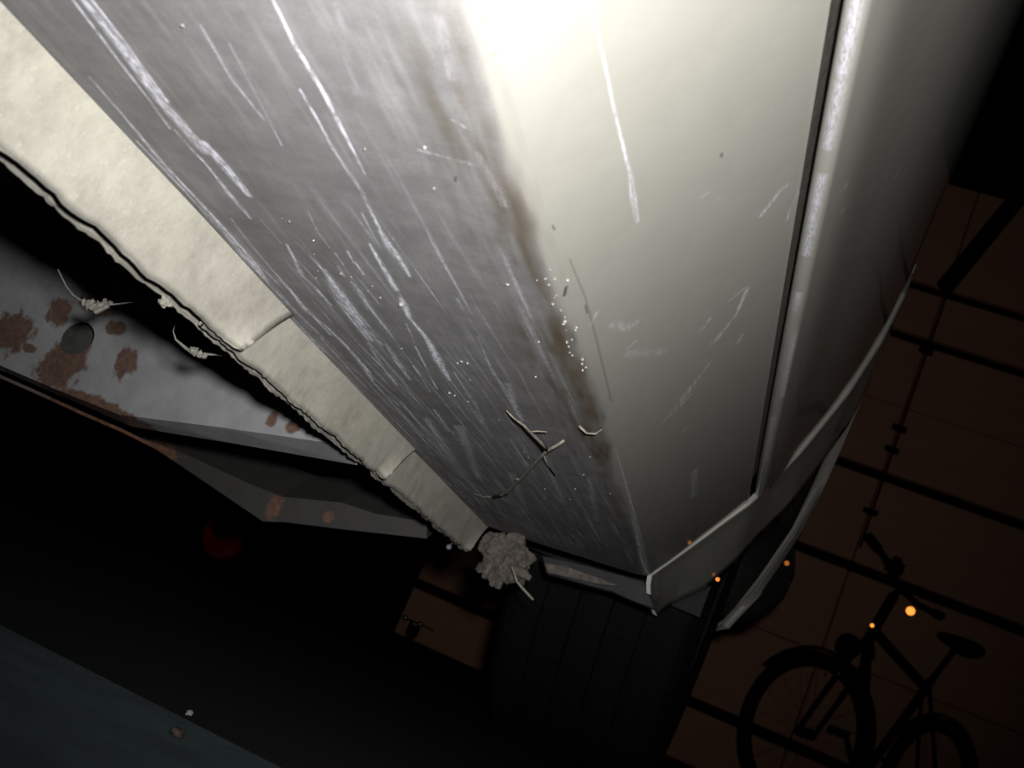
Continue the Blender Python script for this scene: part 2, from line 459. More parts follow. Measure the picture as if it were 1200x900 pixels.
under_lines = [
    ([(92, -8), (150, 65), (190, 120), (240, 178)], [14, 18, 17, 15], 1.0), ([(240, 168), (268, 200), (292, 229)], [12, 16, 9], 0.95),
    ([(100, -10), (152, 58), (196, 118)], 6, 1.1), ([(80, -6), (130, 60), (200, 150)], 5, 1.0), ([(205, 152), (222, 172), (242, 193)], 4, 0.8), ([(242, 193), (268, 226), (294, 256)], [4, 8, 4], 0.9),
    ([(105, 90), (140, 130), (190, 190), (234, 238)], [4, 5, 7, 7], 1.0), ([(234, 238), (268, 275), (290, 302), (312, 329)], [8, 15, 17, 6], 1.0), ([(160, 165), (215, 222), (250, 262)], 3, 0.7),
    ([(271, 256), (291, 283), (320, 318)], [2.5, 4, 3], 0.9), ([(322, 320), (345, 346), (359, 365)], [3, 6, 8], 0.95), ([(360, 366), (381, 381), (405, 405), (434, 436)], [3, 3, 6, 3], 0.85),
    ([(336, 286), (344, 302), (352, 320)], [3, 4, 8], 1.0), ([(354, 322), (370, 338), (388, 358)], 3.5, 0.9), ([(346, 283), (362, 300), (381, 320)], 3.5, 0.9),
    ([(380, 316), (394, 338), (408, 360), (420, 380), (434, 399)], [6, 17, 22, 17, 8], 1.0), ([(434, 389), (448, 405)], 3, 0.8), ([(432, 402), (450, 432), (466, 452)], [5, 5, 3], 0.8),
    ([(452, 403), (466, 424), (480, 444)], [5, 8, 4], 0.95), ([(412, 330), (424, 345), (431, 362)], [4, 7, 4], 0.5),
    ([(393, 296), (402, 310)], 3, 0.9), ([(396, 312), (404, 324)], 2.5, 0.9), ([(407, 295), (415, 308)], 2.5, 0.9), ([(417, 308), (426, 321)], 2.5, 0.9), ([(360, 245), (372, 270), (386, 290)], 2, 0.5), ([(306, 258), (330, 285)], 2, 0.5),
    ([(318, -6), (345, 50), (380, 110), (405, 160), (428, 205)], [4, 6, 7, 5, 3], 1.0),
    ([(352, 105), (372, 140), (391, 176), (424, 226), (447, 273)], [3, 4, 5, 5, 5], 1.0), ([(446, 270), (458, 290), (470, 308), (480, 324)], [5, 13, 12, 6], 0.95),
    ([(424, 250), (436, 272), (447, 292)], 2.5, 0.8), ([(434, 286), (446, 308), (464, 340)], [4, 7, 8], 0.95), ([(469, 349), (475, 360), (481, 374)], [6, 9, 6], 0.9), ([(481, 373), (501, 399), (515, 424), (527, 446)], [3, 7, 12, 5], 1.0),
    ([(487, 406), (498, 428), (511, 454)], 3, 0.9), ([(484, 429), (504, 459)], 2.5, 0.9), ([(532, 436), (551, 466)], 3, 0.9), ([(476, 380), (486, 402)], 2, 0.6),
    ([(376, 396), (398, 420), (430, 455)], [3, 4, 3], 0.6), ([(405, 405), (428, 432), (440, 452)], [4, 7, 4], 0.7),
    ([(235, 30), (270, 90), (310, 140)], 3, 0.5), ([(268, 50), (300, 110), (330, 170)], 2.5, 0.35), ([(535, 350), (543, 364)], 3, 0.5), ([(568, 420), (580, 440)], 3, 0.7),
    ([(440, 450), (475, 490), (500, 520)], [5, 7, 4], 0.55), ([(470, 470), (510, 520), (540, 560)], [4, 6, 4], 0.5), ([(555, 470), (566, 492)], 5, 0.5), ([(510, 480), (525, 505)], 6, 0.5), ([(535, 500), (545, 522)], 8, 0.45),
    ([(595, 450), (605, 480), (612, 492)], 9, 0.4), ([(560, 395), (575, 430), (600, 470)], 3, 0.4),
    ([(500, 490), (530, 540), (570, 590)], [8, 15, 10], 0.6), ([(540, 500), (560, 560)], 9, 0.45),
    ([(600, 555), (615, 600)], 10, 0.28), ([(640, 540), (660, 590)], 9, 0.28), ([(585, 600), (625, 622), (680, 640)], 9, 0.28),
    ([(690, 560), (700, 610)], 7, 0.25),
    ([(395, 5), (405, 60), (418, 110)], 12, 0.10), ([(515, 20), (530, 90)], 16, 0.12),
    ([(560, 180), (590, 240)], 12, 0.16), ([(490, 175), (560, 195)], 5, 0.25), ([(530, 140), (545, 150)], 4, 0.4),
    ([(717, 500), (735, 565), (748, 620), (757, 672)], [3, 6, 9, 8], 0.75)]
panel_lines = [
    ([(688, -8), (705, 60), (725, 150), (738, 200)], [2.5, 3.5, 4, 4.5], 0.95),
    ([(738, 200), (742, 230), (746, 260)], [5, 8, 5], 1.0),
    ([(932, 196), (915, 222), (893, 252)], [5, 10, 8], 0.6), ([(935, 225), (922, 258)], 7, 0.4),
    ([(876, 338), (862, 370), (838, 400)], [8, 6, 12], 0.6), ([(872, 338), (855, 352)], 5, 0.5), ([(870, 392), (864, 402)], 6, 0.4), ([(832, 374), (822, 386)], 7, 0.45),
    ([(718, 380), (738, 385), (745, 378)], 11, 0.30), ([(735, 415), (780, 412)], 12, 0.25), ([(736, 408), (745, 400)], 3, 0.8),
    ([(832, 425), (805, 460), (790, 480)], [5, 14, 16], 0.35), ([(812, 462), (778, 494)], 4, 0.6), ([(806, 500), (800, 506)], 4, 0.5),
    ([(814, 552), (813, 582)], 9, 0.55), ([(916, 384), (884, 414)], 2.5, 0.6), ([(790, 580), (775, 590)], 3, 0.4), ([(852, 568), (850, 580)], 5, 0.2),
    ([(700, 365), (692, 380)], 6, 0.35), ([(905, 88), (940, 120)], 2, 0.0), ([(925, 100), (905, 130)], 3, 0.15), ([(842, 232), (838, 236)], 3, 0.35), ([(830, 225), (822, 231)], 4, 0.3)]
scratch = marks(P, under_lines) * (SS < 0.004) + marks(P, panel_lines) * (SS > 0.004)
# the many fine drag marks along the sill, thickest towards the wheel and the flange
rr = np.random.RandomState(21)
for k in range(420):
    s0 = S0[0] + 0.012 + (abs(S0[0]) - 0.02) * rr.rand() ** 1.7
    y0 = 0.30 + 0.66 * rr.rand() ** 0.75
    ln = 0.015 + 0.06 * rr.rand(); w = 0.0003 + 0.0007 * rr.rand() ** 2; sl = -0.01 + 0.10 * rr.rand()
    st = (0.25 + 0.75 * rr.rand() ** 2) * float(np.interp(s0, [S0[0], -0.06, -0.02], [1.0, 0.75, 0.35]))
    rowsel = np.where((Y[:, ic] > y0 - ln * 1.3) & (Y[:, ic] < y0 + ln * 1.3))[0]
    colsel = np.where(np.abs(S0 - s0) < 0.012)[0]
    if len(rowsel) < 2 or len(colsel) < 1: continue
    rs, cs = slice(rowsel[0], rowsel[-1] + 1), slice(colsel[0], colsel[-1] + 1)
    dy = (Y[rs, cs] - y0) / ln
    v = st * np.exp(-((SS[rs, cs] - s0 - sl * (Y[rs, cs] - y0)) / w) ** 2) * np.clip(1.2 - dy ** 2 * 1.2, 0, 1)
    scratch[rs, cs] = np.maximum(scratch[rs, cs], v)
strand = vnoise(Y * 14 + 30, SS * 850 + 30, 14); scratch *= np.clip(0.35 + 1.5 * (strand - 0.2), 0.15, 1.15) * (0.75 + 0.4 * vnoise(Y * 150 + 30, SS * 500 + 30, 15))
dark = marks(P, [([(668, 305), (686, 350), (700, 400), (716, 470)], 3, 0.35), ([(663, 337), (661, 347)], 5, 0.9), ([(845, 181), (846, 183)], 4, 0.7),
                 ([(686, 358), (688, 366)], 2.5, 0.8), ([(574, 65), (583, 62)], 3, 0.4), ([(534, 208), (534, 213)], 4, 0.8), ([(648, 265), (650, 268)], 3, 0.7)])
me = grid_mesh('sill', P, dict(dirt=dirt, stain=np.clip(stain, 0, 1), scratch=np.clip(scratch, 0, 1), dark=dark), flip=True)
sill = part('sill', me, M_SILL)
sill['label'] = 'beige sill with dark dirty underside and long pale scratches'

# --- pinch-weld flange below the sill: overlapping pieces, each with its own ragged lower edge
def flange_piece(y0, y1, x0, seed, tuck, n=220):
    ys = np.linspace(y0, y1, n); m = 14
    zt = 0.1085; 
    P = np.zeros((n, m + 9, 3)); dirtv = np.zeros((n, m + 9))
    nz = (vnoise(ys * 60 + seed, ys * 0 + 2, seed) - 0.5) * 0.0022 + (vnoise(ys * 320 + seed, ys * 0 + 7, seed + 1) - 0.5) * 0.0011
    waves = (vnoise(ys * 14 + seed, ys * 0 + 4, seed + 2) - 0.5) * 0.003
    flare = 0.0075 * np.clip((ys - (y1 - 0.02)) / 0.02, 0, 1) ** 2       # the free end is bent outwards
    zb = 0.0776 + nz + tuck
    th = 0.0016
    for i in range(m):
        t = i / (m - 1)
        P[:, i, 0] = x0 + 0.0055 * (1 - t) ** 3 + (waves + flare) * t * 0.6 + 0.0012 * math.sin(t * 3)
        P[:, i, 2] = zt + (zb - zt) * t
        dirtv[:, i] = np.clip((t - 0.93) * 8, 0, 1) * 0.5
    for i in range(9):
        t = i / 8
        a = t * math.pi
        if i < 4:
            P[:, m + i, 0] = P[:, m - 1, 0] - th * 0.5 * (1 - math.cos(a * 2.2)) ; P[:, m + i, 2] = zb - th * 0.6 * math.sin(a * 2.2)
            dirtv[:, m + i] = 0.15 + 0.7 * vnoise(ys * 90 + 3, ys * 0 + i * 0.4, seed + 5)
        else:
            P[:, m + i, 0] = P[:, m - 1, 0] - th; P[:, m + i, 2] = zb + (zt - zb) * (i - 3) / 5
            dirtv[:, m + i] = 1
    P[..., 1] = ys[:, None] + 0.0
    P[..., 2] += H
    # lean of the end cut
    P[..., 1] += np.clip((ys - (y1 - 0.03)) / 0.03, 0, 1)[:, None] * (P[..., 2] - H - 0.09) * 0.9
    me = grid_mesh('flange', P, dict(dirt=dirtv), flip=False)
    bm = bmesh.new(); bm.from_mesh(me)
    bm.verts.ensure_lookup_table()
    c = P.shape[1]
    for r in (0, n - 1):
        for i in range(c // 2):
            j = c - 1 - i
            if j - 1 > i + 1 or True:
                vs4 = [bm.verts[r * c + i], bm.verts[r * c + i + 1], bm.verts[r * c + j - 1], bm.verts[r * c + j]]
                if len(set(vs4)) == 4:
                    try: bm.faces.new(vs4)
                    except ValueError: pass
    bm.to_mesh(me); bm.free(); smooth(me)
    return me
for k, (y0, y1, x0, tuck) in enumerate([(-1.6, 0.425, -0.2485, 0.0), (0.39, 0.668, -0.2528, 0.0004), (0.63, 0.945, -0.2565, 0.0008)]):
    o = part('flange', flange_piece(y0, y1, x0, 30 + 7 * k, tuck, 420 if k == 0 else 180), M_FLANGE)
    o['label'] = ['dusty beige flange piece nearest the camera', 'middle dusty flange piece of the sill', 'dusty flange piece ending at the mud clump'][k]
o = part('flange', flange_piece(0.05, 0.95, -0.2590, 77, -0.0002, 420), M_FLANGE); o['label'] = 'inner flange layer behind the outer pieces'

# --- body side above the gap
side_pts = [(-0.0410, 0.256), (-0.0409, 0.240), (-0.0399, 0.2362), (-0.0365, 0.2350), (-0.0328, 0.2360), (-0.0312, 0.2400), (-0.0255, 0.258), (-0.0160, 0.30), (0.006, 0.385), (0.0215, 0.475), (0.0296, 0.56), (0.0345, 0.65), (0.037, 0.74), (0.034, 0.86), (0.018, 1.0), (-0.05, 1.06)]
sprof, sS = spline(side_pts, 260)
ilow = int(np.argmin(sprof[:, 1]))
def side_x(z): return np.interp(z, sprof[ilow:, 1], sprof[ilow:, 0])
ye = ridge_y(sprof[:, 1])
v = np.linspace(0, 1, 420)
Ys = np.vstack([np.repeat(np.array([-1.6, -0.8, -0.3, 0.0, 0.12])[:, None], 260, 1), 0.2 * (ye[None, :] / 0.2) ** v[:, None]])
P = np.zeros((Ys.shape[0], 260, 3)); P[..., 0] = sprof[None, :, 0]; P[..., 1] = Ys; P[..., 2] = sprof[None, :, 1] + H
lowedge = np.repeat((np.arange(260) < 22)[None, :], Ys.shape[0], 0)
sc = marks(P, [([(1004, -4), (997, 40), (988, 85)], [16, 11, 6], 1.0), ([(992, 60), (982, 120), (972, 175)], [5, 8, 4], 0.8), ([(962, 205), (953, 260), (946, 300)], [3, 7, 4], 0.9),
               ([(938, 345), (926, 410), (916, 465)], [3, 6, 3], 0.8), ([(908, 490), (898, 540)], 4, 0.6), ([(993, 215), (988, 248)], [1.5, 3.5], 0.6), ([(1082, 152), (1062, 200), (1046, 250)], 1.6, 0.35), ([(1120, 60), (1105, 95)], 1.6, 0.3),
               ([(938, 455), (934, 478)], 3, 0.3), ([(1052, 203), (1050, 208)], 4, 0.4), ([(1084, 200), (1087, 203)], 4, 0.4), ([(1102, 205), (1100, 209)], 4, 0.4), ([(1166, 10), (1158, 30)], 1.5, 0.3)])
me = grid_mesh('side_panel', P, dict(scratch=sc, dark=np.zeros_like(sc)), flip=True)
o = part('side_panel', me, M_BODY); o['label'] = 'dark reflecting body side panel above the panel gap'
# the same panel on the far side of the wheel arch
n = 60
zs = np.linspace(0.26, 1.0, n); ys0 = 2 * WY - ridge_y(zs) - 0.14
P = np.zeros((20, n, 3))
for r in range(20):
    t = r / 19; P[r, :, 1] = ys0 + (2.45 - ys0) * t; P[r, :, 0] = side_x(zs) - 0.06 * t ** 3; P[r, :, 2] = zs + H
part('fender_panel', grid_mesh('fender_panel', P, dict(scratch=np.zeros((20, n)), dark=np.zeros((20, n))), flip=True), M_BODY)
# back wall of the gap between sill and panel
bm = bmesh.new(); prism(bm, [(-0.070, -1.6, 0.2305 + H), (-0.0465, -1.6, 0.2305 + H), (-0.0425, -1.6, 0.26 + H), (-0.070, -1.6, 0.26 + H)], (0, 2.58, 0))
part('gap_seal', bm_mesh('gap_seal', bm), plain('dirty_seal', (0.04, 0.033, 0.025), 0.8, 0, 0.5, 200, bmp=0.5))

# --- wheel-arch flare: raised ridge, outer face and inward lip, right round the wheel
FX = np.array([(0.085, -0.112), (0.104, -0.1005), (0.117, -0.093), (0.128, -0.086), (0.159, -0.056), (0.19, -0.040), (0.226, -0.027), (0.271, -0.0075), (0.323, 0.006), (0.395, 0.023), (0.475, 0.0315), (0.52, 0.0345), (0.575, 0.0365), (0.70, 0.039)])
def flare_x(z): return np.interp(z, FX[:, 0], FX[:, 1])
RX = np.array([(0.085, -0.100), (0.104, -0.0935), (0.128, -0.1035), (0.15, -0.0885), (0.178, -0.0700), (0.20, -0.0565), (0.225, -0.0405), (0.30, -0.0150), (0.39, 0.0088), (0.475, 0.0232), (0.56, 0.0312), (0.70, 0.037)])
def rx(z): return np.interp(z, RX[:, 0], RX[:, 1])
RA = 0.36
NA = 200
rows_ = []
for i in range(NA):
    t = i / (NA - 1)
    # near side rises from the sill corner, over the top, down the far side
    if t < 0.55: z_out = 0.113 + (0.70 - 0.113) * math.sin(t / 0.55 * math.pi / 2); far = False
    else: z_out = 0.70 - (0.70 - 0.19) * (1 - math.cos((t - 0.55) / 0.45 * math.pi / 2)); far = True
    y_out = float(ridge_y(z_out)); 
    if far: y_out = 2 * WY - y_out - 0.135
    z_in = 0.104 + (z_out - 0.104) * (0.215 + RA - 0.104) / (0.70 - 0.104) if not far else 0.205 + (z_out - 0.19) * (0.215 + RA - 0.205) / 0.51
    dz = z_in - 0.215
    y_in = WY + (1 if far else -1) * math.sqrt(max(RA * RA - dz * dz, 0))
    x_out = float(rx(z_out)); x_in = float(flare_x(z_in))
    sg = 1 if not far else -1
    cap = float(np.interp(z_out, [0.108, 0.15, 0.22, 0.28, 0.37], [0.0004, 0.0008, 0.0014, 0.0022, 0.0028])) if not far else 0.004
    x_top = x_out + min(max(float(flare_x(z_out)) - x_out, 0.0005), cap)
    e = cap / 0.0030
    x_b = min(x_out - 0.004, float(side_x(z_out)) - 0.0008) if z_out > 0.245 else x_out - 0.004
    pts = [(x_b, y_out - 0.0006 * sg, z_out), (x_out - 0.0004, y_out, z_out), (x_out + 0.1 * (x_top - x_out), y_out + 0.0004 * sg * e, z_out), (x_out + 0.9 * (x_top - x_out), y_out + 0.0036 * e * sg, z_out),
           (x_top, y_out + 0.0052 * e * sg, z_out), (x_top + 0.0002, y_out + 0.010 * sg, z_out)]
    p3 = pts[-1]
    for k in range(1, 7):
        u = k / 6
        z = z_out + (z_in - z_out) * u
        pts.append((p3[0] + (x_in - p3[0]) * u ** 1.15, p3[1] + (y_in - p3[1]) * u, z))
    sgn = 1 if not far else -1
    if far: pts += [(x_in - 0.0008, y_in - 0.001, z_in), (x_in - 0.009, y_in - 0.001, z_in), (x_in - 0.017, y_in - 0.0005, z_in + 0.001), (x_in - 0.019, y_in + 0.03, z_in + 0.004)]
    else: pts += [(x_in - 0.0015, y_in + 0.002 * sgn, z_in), (x_in - 0.007, y_in + 0.003 * sgn, z_in + 0.001), (x_in - 0.013, y_in + 0.002 * sgn, z_in + 0.003), (x_in - 0.015, y_in - 0.02 * sgn, z_in + 0.012)]
    rows_.append(pts)
P = np.array(rows_); P[..., 2] += H
sc = np.zeros(P.shape[:2])
near = P[..., 1] < 1.3
sc = marks(P, [([(944, 545), (928, 566)], 11, 0.9), ([(906, 577), (910, 580)], 5, 0.5), ([(757, 674), (764, 695), (770, 714)], 6, 0.6)]) * near
me = grid_mesh('wheel_arch_flare', P, dict(scratch=sc, dark=np.zeros_like(sc)), flip=False)
flare_o = part('wheel_arch_flare', me, M_BODY); flare_o['label'] = 'wheel arch flare with a thin bright ridge'

# wheel-arch liner: dark half tub above the tyre
n = 40; P = np.zeros((n, 3, 3))
for i in range(n):
    a = math.pi * (1.08 - 1.16 * i / (n - 1))
    for k, xx in enumerate((-0.02, -0.17, -0.34)):
        P[i, k] = (min(xx, -0.03) if k else -0.055, WY + 0.352 * math.cos(a), WZ + 0.352 * math.sin(a))
part('wheel_arch_liner', grid_mesh('wheel_arch_liner', P), M_UNDER)

# plate closing the sill end below the flare
yy = 1.035
poly = [at(*q, yy) for q in [(634, 650), (690, 664), (756, 681), (769, 715), (742, 704), (716, 690), (690, 686), (640, 672)]]
bm = bmesh.new(); prism(bm, [Vector(p) for p in poly], (0, 0.012, 0.0))
bmesh.ops.bevel(bm, geom=bm.edges[:], offset=0.0015, segments=1, affect='EDGES')
part('sill_end_plate', bm_mesh('sill_end_plate', bm), M_LINER)
poly = [at(*q, yy - 0.006) for q in [(638, 660), (664, 664), (700, 677), (726, 687), (700, 684), (642, 671)]]
bm = bmesh.new(); prism(bm, [Vector(p) for p in poly], (0, 0.005, 0.0))
part('end_plate_lip', bm_mesh('end_plate_lip', bm), M_MUD)
# end face of the sill
pe = np.stack([prof[:, 0], yend - 0.002, prof[:, 1] + H], 1)[6:ic + 5:6]
bm = bmesh.new(); lo = [bm.verts.new(p) for p in pe]; hi = [bm.verts.new(Vector(p) + Vector((0, 0.002, 0.05))) for p in pe]
for i in range(len(lo) - 1): bm.faces.new((lo[i], lo[i + 1], hi[i + 1], hi[i]))
part('sill_end', bm_mesh('sill_end', bm), M_UNDER)

# bumper beyond the wheel, black plastic, with an amber reflector
bm = bmesh.new()
ring = []
for (y, off) in ((1.90, 0.0), (1.97, 0.004), (2.05, 0.0), (2.2, -0.03), (2.4, -0.13)):
    ring.append([bm.verts.new((x + off, y, z + H)) for (x, z) in ((-0.30, 0.225), (-0.06, 0.222), (-0.004, 0.245), (0.030, 0.30), (0.033, 0.345), (0.018, 0.39), (-0.02, 0.42), (-0.30, 0.42))])
for A, B in zip(ring[:-1], ring[1:]):
    for k in range(8): bm.faces.new((A[k], A[(k + 1) % 8], B[(k + 1) % 8], B[k]))
bm.faces.new(ring[0]); bm.faces.new(ring[-1][::-1])
bumper = part('bumper', bm_mesh('bumper', bm, True), M_BUMPER)
bumper['label'] = 'black bumper end beyond the wheel'
def reflector(name, p, r, parent, out=0.0):
    """round lens with a bevelled rim, turned towards the flash"""
    p = Vector(p); d = (Vector((0.006, 0, H + 0.023)) - p).normalized()
    q = d.to_track_quat('Z', 'Y').to_matrix().to_4x4()
    bm = bmesh.new()
    bmesh.ops.create_cone(bm, cap_ends=True, segments=20, radius1=r * 1.05, radius2=r, depth=r * 0.7, matrix=Matrix.Translation(p + d * out) @ q)
    return part(name, bm_mesh(name, bm), M_AMBER_DIM, parent)
reflector('reflector', at(922, 660, 1.888), 0.0042, bumper)['label'] = 'small glowing amber reflector on the bumper'
reflector('reflector', at(841, 679, 1.150), 0.0022, flare_o)['label'] = 'tiny amber reflector at the arch edge'

# --- wheel: tyre with circumferential grooves on a steel rim
tw0, tw1 = -0.287, -0.051
prof_t = [(tw1 - 0.012, 0.19), (tw1 - 0.004, 0.205), (tw1, 0.235), (tw1 - 0.002, 0.262), (tw1 - 0.009, 0.283), (tw1 - 0.016, 0.2925)]
xs = np.linspace(tw1 - 0.02, tw0 + 0.02, 6)
for k in range(5):
    a, b = xs[k], xs[k + 1]
    prof_t += [(a - 0.0045, 0.2955 + 0.002 * math.sin((k + 0.2) / 5 * math.pi)), (b + 0.0045, 0.2955 + 0.002 * math.sin((k + 0.8) / 5 * math.pi))]
    if k < 4: prof_t += [(b + 0.0035, 0.2885), (b - 0.0035, 0.2885)]
prof_t += [(tw0 + 0.016, 0.2925), (tw0 + 0.009, 0.283), (tw0 + 0.002, 0.262), (tw0, 0.235), (tw0 + 0.004, 0.205), (tw0 + 0.012, 0.19)]
rim_prof = [(tw1 - 0.06, 0.02), (tw1 - 0.05, 0.05), (tw1 - 0.045, 0.06), (tw1 - 0.03, 0.12), (tw1 - 0.04, 0.165), (tw1 - 0.012, 0.183), (tw1 - 0.008, 0.192), (tw1 - 0.02, 0.186), (tw1 - 0.08, 0.165), (tw0 + 0.02, 0.178), (tw0 + 0.008, 0.192)]
rim_me = grid_mesh('wheel', lathe_x(rim_prof, 64)); 
wheel = part('wheel', rim_me, M_RIM)
wheel.matrix_parent_inverse = Matrix(); wheel.location = Vector((0, WY, WZ)) - car.location
ty = link('tyre', grid_mesh('tyre', lathe_x(prof_t, 120), sm=False), M_TYRE, wheel)
ty['label'] = 'black ribbed tyre below the arch'

# --- underside structure
def beam_y(px): return 0.62 + (400 - px) / 400 * 0.11
fpx = [(-320, 300), (-120, 392), (0, 428), (60, 454), (140, 486), (260, 501), (400, 521)]
bpx = [(-310, 312), (-113, 402), (7, 436), (69, 463), (154, 500), (276, 520), (418, 545)]
bot = [Vector(at(*q, beam_y(q[0]))) for q in fpx]
rear = [Vector(at(*q, beam_y(q[0]) + 0.032)) for q in bpx]
BX0, BX1 = bot[0].x, bot[-1].x
def beam_yx(x): return float(np.interp(x, [p.x for p in bot], [p.y for p in bot]))
right = Vector((-0.263, 0.615, bot[-1].z + 0.006))
top = [Vector((-0.263, 0.615, 0.19 + H)), Vector((bot[0].x, bot[0].y, 0.19 + H))]
outline = bot + [right] + top
HY = beam_y(84); hole_c = Vector(at(84, 392, HY)); hole_r = 0.0140; bdir = (bot[3] - bot[5]); bdir.z = 0; bdir.normalize(); hole_c.y = beam_yx(hole_c.x)
bm = bmesh.new()
ov = [bm.verts.new(p) for p in outline]
edges = [bm.edges.new((ov[i], ov[(i + 1) % len(ov)])) for i in range(len(ov))]
hv = [bm.verts.new(hole_c + bdir * (math.cos(k * math.pi / 12) * hole_r * 1.45) + Vector((0, 0, math.sin(k * math.pi / 12) * hole_r))) for k in range(24)]
hed = [bm.edges.new((hv[i], hv[(i + 1) % 24])) for i in range(24)]
bmesh.ops.triangle_fill(bm, use_beauty=True, edges=edges + hed)
for f in list(bm.faces):
    c = f.calc_center_median()
    if abs(c.z - hole_c.z) < hole_r and (((c - hole_c).dot(bdir) / 1.45) ** 2 + (c.z - hole_c.z) ** 2) ** 0.5 < hole_r * 0.97: bm.faces.remove(f)
# bottom web turned back, rim of the hole, and the return lip
nb = [bm.verts.new(p) for p in rear]
nl = [bm.verts.new(p + Vector((0, 0.004, 0.012))) for p in rear]
for i in range(len(bot) - 1):
    bm.faces.new((ov[i], ov[i + 1], nb[i + 1], nb[i])); bm.faces.new((nb[i], nb[i + 1], nl[i + 1], nl[i]))
hb = [bm.verts.new(v_.co + Vector((0, 0.0025, 0))) for v_ in hv]
for i in range(24): bm.faces.new((hv[i], hv[(i + 1) % 24], hb[(i + 1) % 24], hb[i]))
sh = lambda px, py, rx_, rz_: (at(px, py, beam_y(px))[0], at(px, py, beam_y(px))[2], rx_ * 1.45, rz_ * 1.12)
spots = [sh(10, 388, 0.018, 0.016), sh(62, 360, 0.010, 0.010), sh(75, 420, 0.016, 0.022), sh(110, 350, 0.014, 0.010), sh(60, 440, 0.018, 0.010), sh(143, 423, 0.009, 0.011),
         sh(100, 470, 0.03, 0.006), sh(318, 490, 0.0035, 0.005), sh(343, 499, 0.004, 0.005), sh(30, 405, 0.006, 0.004), sh(130, 380, 0.008, 0.006), sh(140, 487, 0.02, 0.004)]
M_BEAM = rusty_mat('grey_rusty_steel', (0.29, 0.295, 0.305), spots)
beam = part('crossmember', bm_mesh('crossmember', bm), M_BEAM)
beam['label'] = 'grey rusty crossmember with a round hole'
bm = bmesh.new(); prism(bm, [bot[1] + Vector((0, 0.03, 0.02)), bot[-2] + Vector((0, 0.03, 0.012)), Vector((bot[-2].x, bot[-2].y + 0.03, 0.185 + H)), Vector((bot[1].x, bot[1].y + 0.03, 0.185 + H))], (0, 0.002, 0))
part('inner_web', bm_mesh('inner_web', bm), plain('inner_steel', (0.045, 0.045, 0.04), 0.8, 0, 0.4, 60), beam)
# rusty lower seam lip
seam = [at(*q, beam_y(q[0]) + 0.036) for q in [(-60, 420), (0, 439), (50, 461), (100, 484), (140, 501), (175, 518)]]
bm = bmesh.new()
for i, p in enumerate(seam[:-1]):
    q = Vector(seam[i + 1]); p = Vector(p)
    prism(bm, [p, q, q + Vector((0, 0, -0.0025)), p + Vector((0, 0, -0.0025))], (0, 0.012, 0))
part('seam_lip', bm_mesh('seam_lip', bm), rusty_mat('seam_rust', (0.15, 0.13, 0.12), [sh(90, 480, 0.05, 0.02), sh(165, 515, 0.02, 0.01)]), beam)
# second crossmember, farther along
B2 = 0.93
poly = [at(*q, B2) for q in [(165, 512), (230, 538), (290, 566), (330, 582), (400, 589), (440, 602), (500, 612), (500, 631), (400, 620), (335, 612), (308, 611), (280, 592), (230, 558), (175, 521)]]
bm = bmesh.new(); prism(bm, [Vector(p) for p in poly], (0, 0.05, 0.035))
s2 = [(at(322, 596, B2)[0], at(322, 596, B2)[2], 0.008, 0.013), (at(385, 605, B2)[0], at(385, 605, B2)[2], 0.006, 0.006), (at(190, 530, B2)[0], at(190, 530, B2)[2], 0.02, 0.01)]
o = part('crossmember', bm_mesh('crossmember', bm), rusty_mat('grey_steel_far', (0.035, 0.034, 0.033), s2)); o['label'] = 'farther grey crossmember with a kinked lower edge'
# floor pan, inner sill wall and far side of the car
bm = bmesh.new(); box(bm, (-0.80, 0.1, 0.205 + H), (1.10, 3.4, 0.02))
for xx in (-0.5, -0.8, -1.1):
    box(bm, (xx, 0.1, 0.192 + H), (0.04, 3.4, 0.012))
part('floor_pan', bm_mesh('floor_pan', bm), M_UNDER)
bm = bmesh.new(); box(bm, (-0.270, -0.33, 0.165 + H), (0.008, 2.54, 0.09))
part('inner_sill', bm_mesh('inner_sill', bm), M_UNDER)
bm = bmesh.new(); box(bm, (-1.42, -0.1, 0.13 + H), (0.10, 2.6, 0.16))
part('sill', bm_mesh('sill', bm), M_UNDER)['label'] = 'dark sill on the far side of the car'
bm = bmesh.new(); tube(bm, [(-0.30, WY, WZ), (-0.6, WY, WZ + 0.02), (-1.2, WY, WZ + 0.02), (-1.35, WY, WZ)], 0.035, 12)
part('axle', bm_mesh('axle', bm, True), M_UNDER)

# ------------------------------------------------------------------ small things stuck to the car
# mud clump at the end of the flange
mc = Vector(at(592, 655, 0.952))
bm = bmesh.new()
rr2 = random.Random(4)
from mathutils import noise as mnoise
for (dx, dz, r_) in [(-0.012, 0.008, 0.012), (0.0, 0.012, 0.012), (0.012, 0.006, 0.012), (-0.008, -0.006, 0.012), (0.006, -0.006, 0.013), (0.015, -0.008, 0.009), (-0.016, -0.012, 0.006), (-0.002, -0.017, 0.007)]:
    c = mc + Vector((dx, 0.004 * rr2.random(), dz))
    g = bmesh.ops.create_icosphere(bm, subdivisions=4, radius=r_, matrix=Matrix.Translation(c))
    for v_ in g['verts']:
        n1 = mnoise.noise(v_.co * 90) * 0.006 + mnoise.noise(v_.co * 260) * 0.0035 + abs(mnoise.noise(v_.co * 480)) * 0.002
        v_.co += (v_.co - c).normalized() * n1
for (a_, b_) in [((575, 655), (567, 678)), ((588, 668), (583, 690)), ((600, 640), (618, 655)), ((606, 668), (622, 678))]:
    tube(bm, [at(*a_, 0.945), at((a_[0] + b_[0]) / 2, (a_[1] + b_[1]) / 2, 0.945), at(*b_, 0.945)], [0.006, 0.0045, 0.0025], 7)
tag(link('mud_clump', bm_mesh('mud_clump', bm), M_MUD), 'crumbly dried mud clump hanging at the end of the sill flange', 'mud')
